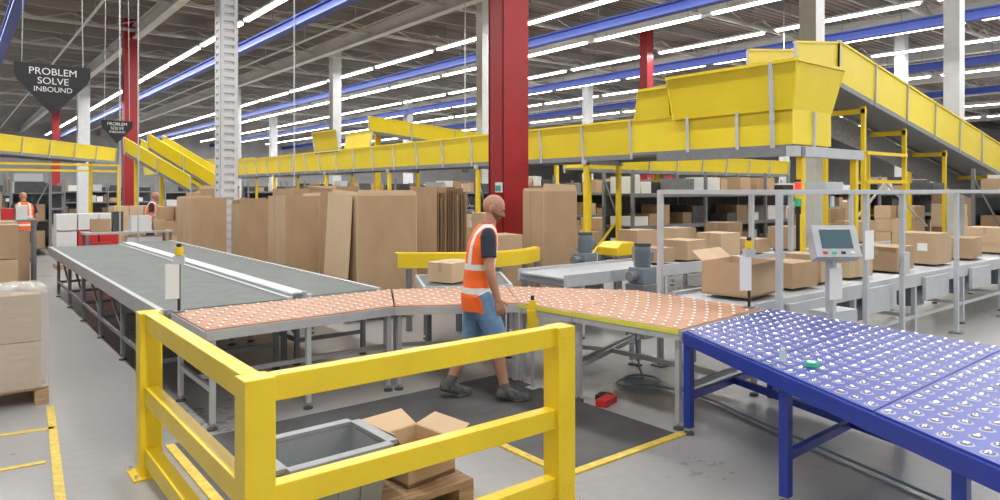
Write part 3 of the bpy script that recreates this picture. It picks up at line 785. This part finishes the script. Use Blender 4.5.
# ------------------------------------------------------------------ people
def person(name, loc, rz, J, cols, voxel, vest=True, head_pitch=.25, head_yaw=0):
    prims = []
    V = Vector
    def cap(p, q, r1, r2, m): prims.append(('cap', V(p), V(q), r1, r2, m))
    def cone(p, q, r1, r2, m): prims.append(('cone', V(p), V(q), r1, r2, m))
    def ell(c, r, m, R=None): prims.append(('ell', V(c), V(r), R or Matrix.Identity(3), m))
    for s in ('R', 'L'):
        hip, kn, an, toe = V(J['hip'+s]), V(J['knee'+s]), V(J['ank'+s]), V(J['toe'+s])
        cap(hip, kn, .085, .056, 'skin')
        d = (an-kn)
        calf = kn+d*.3+V((-.02, 0, 0))
        cap(kn, calf, .054, .058, 'skin'); cap(calf, an, .058, .037, 'skin')
        hem = hip+(kn-hip)*.94
        cone(hip+(hip-kn)*.05, hem, .108, .094, 'short')
        cone(an+(kn-an)*.18, an, .045, .045, 'sock')
        fd = (toe-an); fd.z = 0; fd.normalize()
        heel = V((an.x, an.y, toe.z+.012))-fd*.045
        if an.z > .11: heel.z += an.z-.10
        cap(heel+V((0, 0, .012)), toe-fd*.02, .043, .040, 'shoe')
        cap(toe-fd*.06, toe+fd*.02, .045, .034, 'shoe')
        cap(an+V((0, 0, .01)), toe-fd*.07+V((0, 0, .01)), .045, .042, 'shoe'); cap(an+V((0, 0, .01)), heel+V((0, 0, .02)), .045, .042, 'shoe')
    pc = V(J['pelvis']); ell(pc+V((-.01, 0, .0)), (.125, .17, .13), 'short')
    sec = J['torso']
    prims.append(('loft', sec, 'vest' if vest else 'shirt'))
    nb = V(J['neck']); hc = V(J['head'])
    cap(nb-V((0, 0, .06)), hc-V((.02, 0, .06)), .062, .055, 'skin'); cone(nb-V((.0, 0, .05)), nb+V((0, 0, .025)), .085, .066, 'shirt')
    for s, sg in (('R', -1), ('L', 1)):
        sh, el, wr = V(J['sho'+s]), V(J['elb'+s]), V(J['wri'+s])
        cap(sh, el, .052, .041, 'skin'); ell(sh, (.062, .062, .068), 'shirt')
        cap(nb+V((-.01, sg*.05, -.06)), sh, .05, .055, 'shirt')
        cone(sh, sh+(el-sh)*.66, .066, .064, 'shirt')
        fm = el+(wr-el)*.25
        cap(el, fm, .041, .043, 'skin'); cap(fm, wr, .043, .027, 'skin')
        d = (wr-el).normalized(); f = V((1, 0, 0)); f = (f-d*f.dot(d)).normalized(); n = V((0, -sg, 0)); n = (n-d*n.dot(d)-f*n.dot(f)).normalized()
        for o in (-.028, -.009, .010, .027): cap(wr+d*.015+f*o*.7, wr+d*.088+f*o*1.1, .014, .0125, 'skin')
        for k, (o, L) in enumerate(((.036, .072), (.012, .080), (-.012, .074), (-.036, .058))):
            p0 = wr+d*.088+f*o*.9; d1 = (d*.95+n*.3+f*o*2).normalized(); p1 = p0+d1*L*.45; d2 = (d*.75+n*.65+f*o*2).normalized(); p2 = p1+d2*L*.3; d3 = (d*.45+n*.9).normalized(); p3 = p2+d3*L*.25
            cap(p0, p1, .0095, .009, 'skin'); cap(p1, p2, .009, .0085, 'skin'); cap(p2, p3, .0085, .0075, 'skin')
        t0 = wr+d*.03+f*.03; t1 = t0+(d*.6+f*.8+n*.2).normalized()*.035; t2 = t1+(d*.9+f*.3+n*.3).normalized()*.03
        cap(t0, t1, .013, .011, 'skin'); cap(t1, t2, .011, .009, 'skin')
    HR = Matrix.Rotation(head_yaw, 3, 'Z') @ Matrix.Rotation(head_pitch, 3, 'Y')
    def h(x, y, z): return hc+HR @ V((x, y, z))
    ell(h(-.008, 0, .02), (.097, .076, .095), 'skin', HR); ell(h(.022, 0, -.045), (.068, .058, .070), 'beard', HR); ell(h(.03, 0, -.005), (.064, .060, .07), 'skin', HR)
    cap(h(.086, 0, .012), h(.108, 0, -.022), .009, .0135, 'skin'); ell(h(.082, 0, .028), (.012, .045, .009), 'skin', HR)
    ell(h(.088, 0, -.052), (.010, .022, .008), 'lips', HR); ell(h(.072, 0, -.088), (.02, .022, .018), 'beard', HR)
    for s in (-1, 1): ell(h(-.005, s*.078, -.005), (.018, .010, .031), 'skin', HR); ell(h(.075, s*.03, .008), (.012, .014, .010), 'skin', HR)
    vs, fs = [], []
    def sph(c, r, R=Matrix.Identity(3), nu=20, nv=12):
        o = len(vs)
        vs.append(c+R @ V((0, 0, r[2])))
        for j in range(1, nv):
            th = math.pi*j/nv
            for i in range(nu):
                ph = 2*math.pi*i/nu
                vs.append(c+R @ V((r[0]*math.sin(th)*math.cos(ph), r[1]*math.sin(th)*math.sin(ph), r[2]*math.cos(th))))
        vs.append(c+R @ V((0, 0, -r[2])))
        for i in range(nu): fs.append((o, o+1+i, o+1+(i+1) % nu))
        for j in range(nv-2):
            for i in range(nu):
                a = o+1+j*nu+i; b_ = o+1+j*nu+(i+1) % nu; fs.append((a, a+nu, b_+nu, b_))
        e = len(vs)-1; q = o+1+(nv-2)*nu
        for i in range(nu): fs.append((e, q+(i+1) % nu, q+i))
    def tube(p, q, r1, r2, n=20):
        o = len(vs); d = (q-p).normalized(); a = d.orthogonal().normalized(); b_ = d.cross(a)
        for c, r in ((p, r1), (q, r2)):
            for i in range(n): t = 2*math.pi*i/n; vs.append(c+r*(math.cos(t)*a+math.sin(t)*b_))
        for i in range(n): fs.append((o+i, o+(i+1) % n, o+n+(i+1) % n, o+n+i))
        fs.append(tuple(o+n-1-i for i in range(n))); fs.append(tuple(o+n+i for i in range(n)))
    for p in prims:
        if p[0] == 'cap': tube(p[1], p[2], p[3], p[4]); sph(p[1], (p[3],)*3); sph(p[2], (p[4],)*3)
        elif p[0] == 'cone': tube(p[1], p[2], p[3], p[4], 28)
        elif p[0] == 'ell': sph(p[1], p[2], p[3], 28, 18)
        else:
            o = len(vs); n = 40; S = p[1]
            for (z, cx, rx, ry) in S:
                for i in range(n):
                    t = 2*math.pi*i/n; c, s_ = math.cos(t), math.sin(t); e = .85
                    vs.append(V((cx+rx*math.copysign(abs(c)**e, c), ry*math.copysign(abs(s_)**e, s_), z)))
            for j in range(len(S)-1):
                for i in range(n): fs.append((o+j*n+i, o+j*n+(i+1) % n, o+(j+1)*n+(i+1) % n, o+(j+1)*n+i))
            fs.append(tuple(o+n-1-i for i in range(n))); k = o+(len(S)-1)*n; fs.append(tuple(k+i for i in range(n)))
    me = bpy.data.meshes.new('raw'); me.from_pydata([tuple(v) for v in vs], [], fs); me.update()
    tmp = bpy.data.objects.new('raw', me); scene.collection.objects.link(tmp)
    rm = tmp.modifiers.new('r', 'REMESH'); rm.mode = 'VOXEL'; rm.voxel_size = voxel
    sm = tmp.modifiers.new('s', 'SMOOTH'); sm.iterations = 2; sm.factor = .5
    dg = bpy.context.evaluated_depsgraph_get(); ev = tmp.evaluated_get(dg)
    out = bpy.data.meshes.new_from_object(ev)
    bpy.data.objects.remove(tmp)
    nv_ = len(out.vertices); co = np.zeros(nv_*3); out.vertices.foreach_get('co', co); co = co.reshape(-1, 3)
    co[:, 2] = np.maximum(co[:, 2], 0.0); out.vertices.foreach_set('co', co.ravel())
    nf = len(out.polygons); fc = np.zeros(nf*3); out.polygons.foreach_get('center', fc); fc = fc.reshape(-1, 3)
    best = np.full(nf, 1e9); lab = np.zeros(nf, int)
    names = ['skin', 'short', 'sock', 'shoe', 'vest', 'shirt', 'beard', 'lips', 'reflect', 'sole']
    for p in prims:
        if p[0] in ('cap', 'cone'):
            a = np.array(p[1]); c = np.array(p[2]); ab = c-a; L2 = ab @ ab
            t = ((fc-a) @ ab)/L2; tc = np.clip(t, 0, 1); ax = a+tc[:, None]*ab; r = p[3]+(p[4]-p[3])*tc
            if p[0] == 'cap': d = np.linalg.norm(fc-ax, axis=1)-r
            else:
                al = np.abs(t-tc)*math.sqrt(L2); pr = a+t[:, None]*ab; rad = np.linalg.norm(fc-pr, axis=1)
                d = np.where(al > 0, np.sqrt(np.maximum(rad-r, 0)**2+al**2), rad-r)
            l = p[5]
        elif p[0] == 'ell':
            q = (fc-np.array(p[1])) @ np.array(p[3]); rr = np.array(p[2]); d = (np.linalg.norm(q/rr, axis=1)-1)*rr.min(); l = p[4]
        else:
            S = np.array(p[1]); z = np.clip(fc[:, 2], S[0, 0], S[-1, 0])
            cx = np.interp(z, S[:, 0], S[:, 1]); rx = np.interp(z, S[:, 0], S[:, 2]); ry = np.interp(z, S[:, 0], S[:, 3])
            k = np.sqrt(((fc[:, 0]-cx)/rx)**2+(fc[:, 1]/ry)**2)
            d = np.maximum((k-1.04)*np.minimum(rx, ry), np.abs(fc[:, 2]-z)); l = p[2]
            d = d-.006
        if l in ('beard', 'lips'): d = d-.001
        mk = d < best; best[mk] = d[mk]; lab[mk] = names.index(l)
    if vest:
        isv = lab == names.index('vest'); z = fc[:, 2]; ay = np.abs(fc[:, 1])
        bands = isv & (((z > 1.13) & (z < 1.18)) | ((z > .93) & (z < .98)) | ((z > 1.18) & (np.abs(ay-.105) < .025)))
        lab[bands] = names.index('reflect')
    lab[(lab == names.index('shoe')) & (fc[:, 2] < .022)] = names.index('sole')
    for nme in names: out.materials.append(M[cols[nme]])
    out.polygons.foreach_set('material_index', lab.astype(np.int32)); out.polygons.foreach_set('use_smooth', np.ones(nf, bool)); out.update()
    out.name = name
    ob = bpy.data.objects.new(name, out); scene.collection.objects.link(ob)
    ob.location = (loc[0], loc[1], loc[2]); ob.rotation_euler = (0, 0, rz)
    e = MB()
    for s in (-1, 1): e.ball(h(.081, s*.03, .010), .0085, 'eye', 10, 8); e.box(h(.092, s*.03, .030), (.008, .034, .007), 'stubble', rot=HR)
    eo = e.build('eyes'); eo.parent = ob
    return ob
torso = [(.78, -.01, .135, .180), (.90, -.01, .138, .182), (1.05, .0, .125, .165), (1.2, .02, .130, .178), (1.34, .04, .128, .198), (1.43, .055, .108, .190), (1.485, .065, .080, .14), (1.515, .07, .06, .09)]
base = dict(hipR=(0, -.09, .91), kneeR=(.16, -.10, .51), ankR=(.22, -.105, .085), toeR=(.38, -.12, .042),
            hipL=(0, .09, .91), kneeL=(-.04, .10, .49), ankL=(-.24, .10, .13), toeL=(-.09, .12, .042),
            pelvis=(0, 0, .92), torso=torso, neck=(.08, 0, 1.50), head=(.135, 0, 1.652),
            shoR=(.055, -.195, 1.425), elbR=(.055, -.265, 1.15), wriR=(.125, -.265, .90),
            shoL=(.075, .195, 1.425), elbL=(.02, .27, 1.16), wriL=(.09, .27, .92))
cols = dict(skin='skin', short='denim', sock='sock', shoe='shoe', vest='orange', shirt='navy', beard='stubble', lips='lips', reflect='reflect', sole='sole')
YAW = math.radians(-38.56)
person('man_in_hi_vis_vest', (3.57, 4.78, .012), YAW+math.radians(10), base, cols, .0055, head_pitch=.45, head_yaw=-.3)
c2 = dict(cols); c2['short'] = 'navy'; c2['beard'] = 'skin'
st = dict(base); st.update(kneeR=(.02, -.1, .49), ankR=(.0, -.105, .085), toeR=(.16, -.12, .042), kneeL=(.01, .1, .49), ankL=(-.02, .1, .085), toeL=(.14, .12, .042))
person('warehouse_worker', (1.45, 20.8, 0), YAW+2.4, st, c2, .012); person('warehouse_worker', (4.1, 19.9, 0), YAW+.4, st, c2, .012)

# ------------------------------------------------------------------ world + camera
w = bpy.data.worlds.new('world'); scene.world = w; w.use_nodes = True
bg = w.node_tree.nodes['Background']; bg.inputs[0].default_value = (.95, .98, 1.0, 1); bg.inputs[1].default_value = .62
cd = bpy.data.cameras.new('camera'); cam = bpy.data.objects.new('camera', cd); scene.collection.objects.link(cam)
cam.location = (0, 0, 1.82); cam.rotation_euler = (math.pi/2, 0, math.radians(-38.56))
cd.lens = 24.84; cd.sensor_width = 36; cd.shift_y = -.06; cd.clip_end = 500
scene.camera = cam
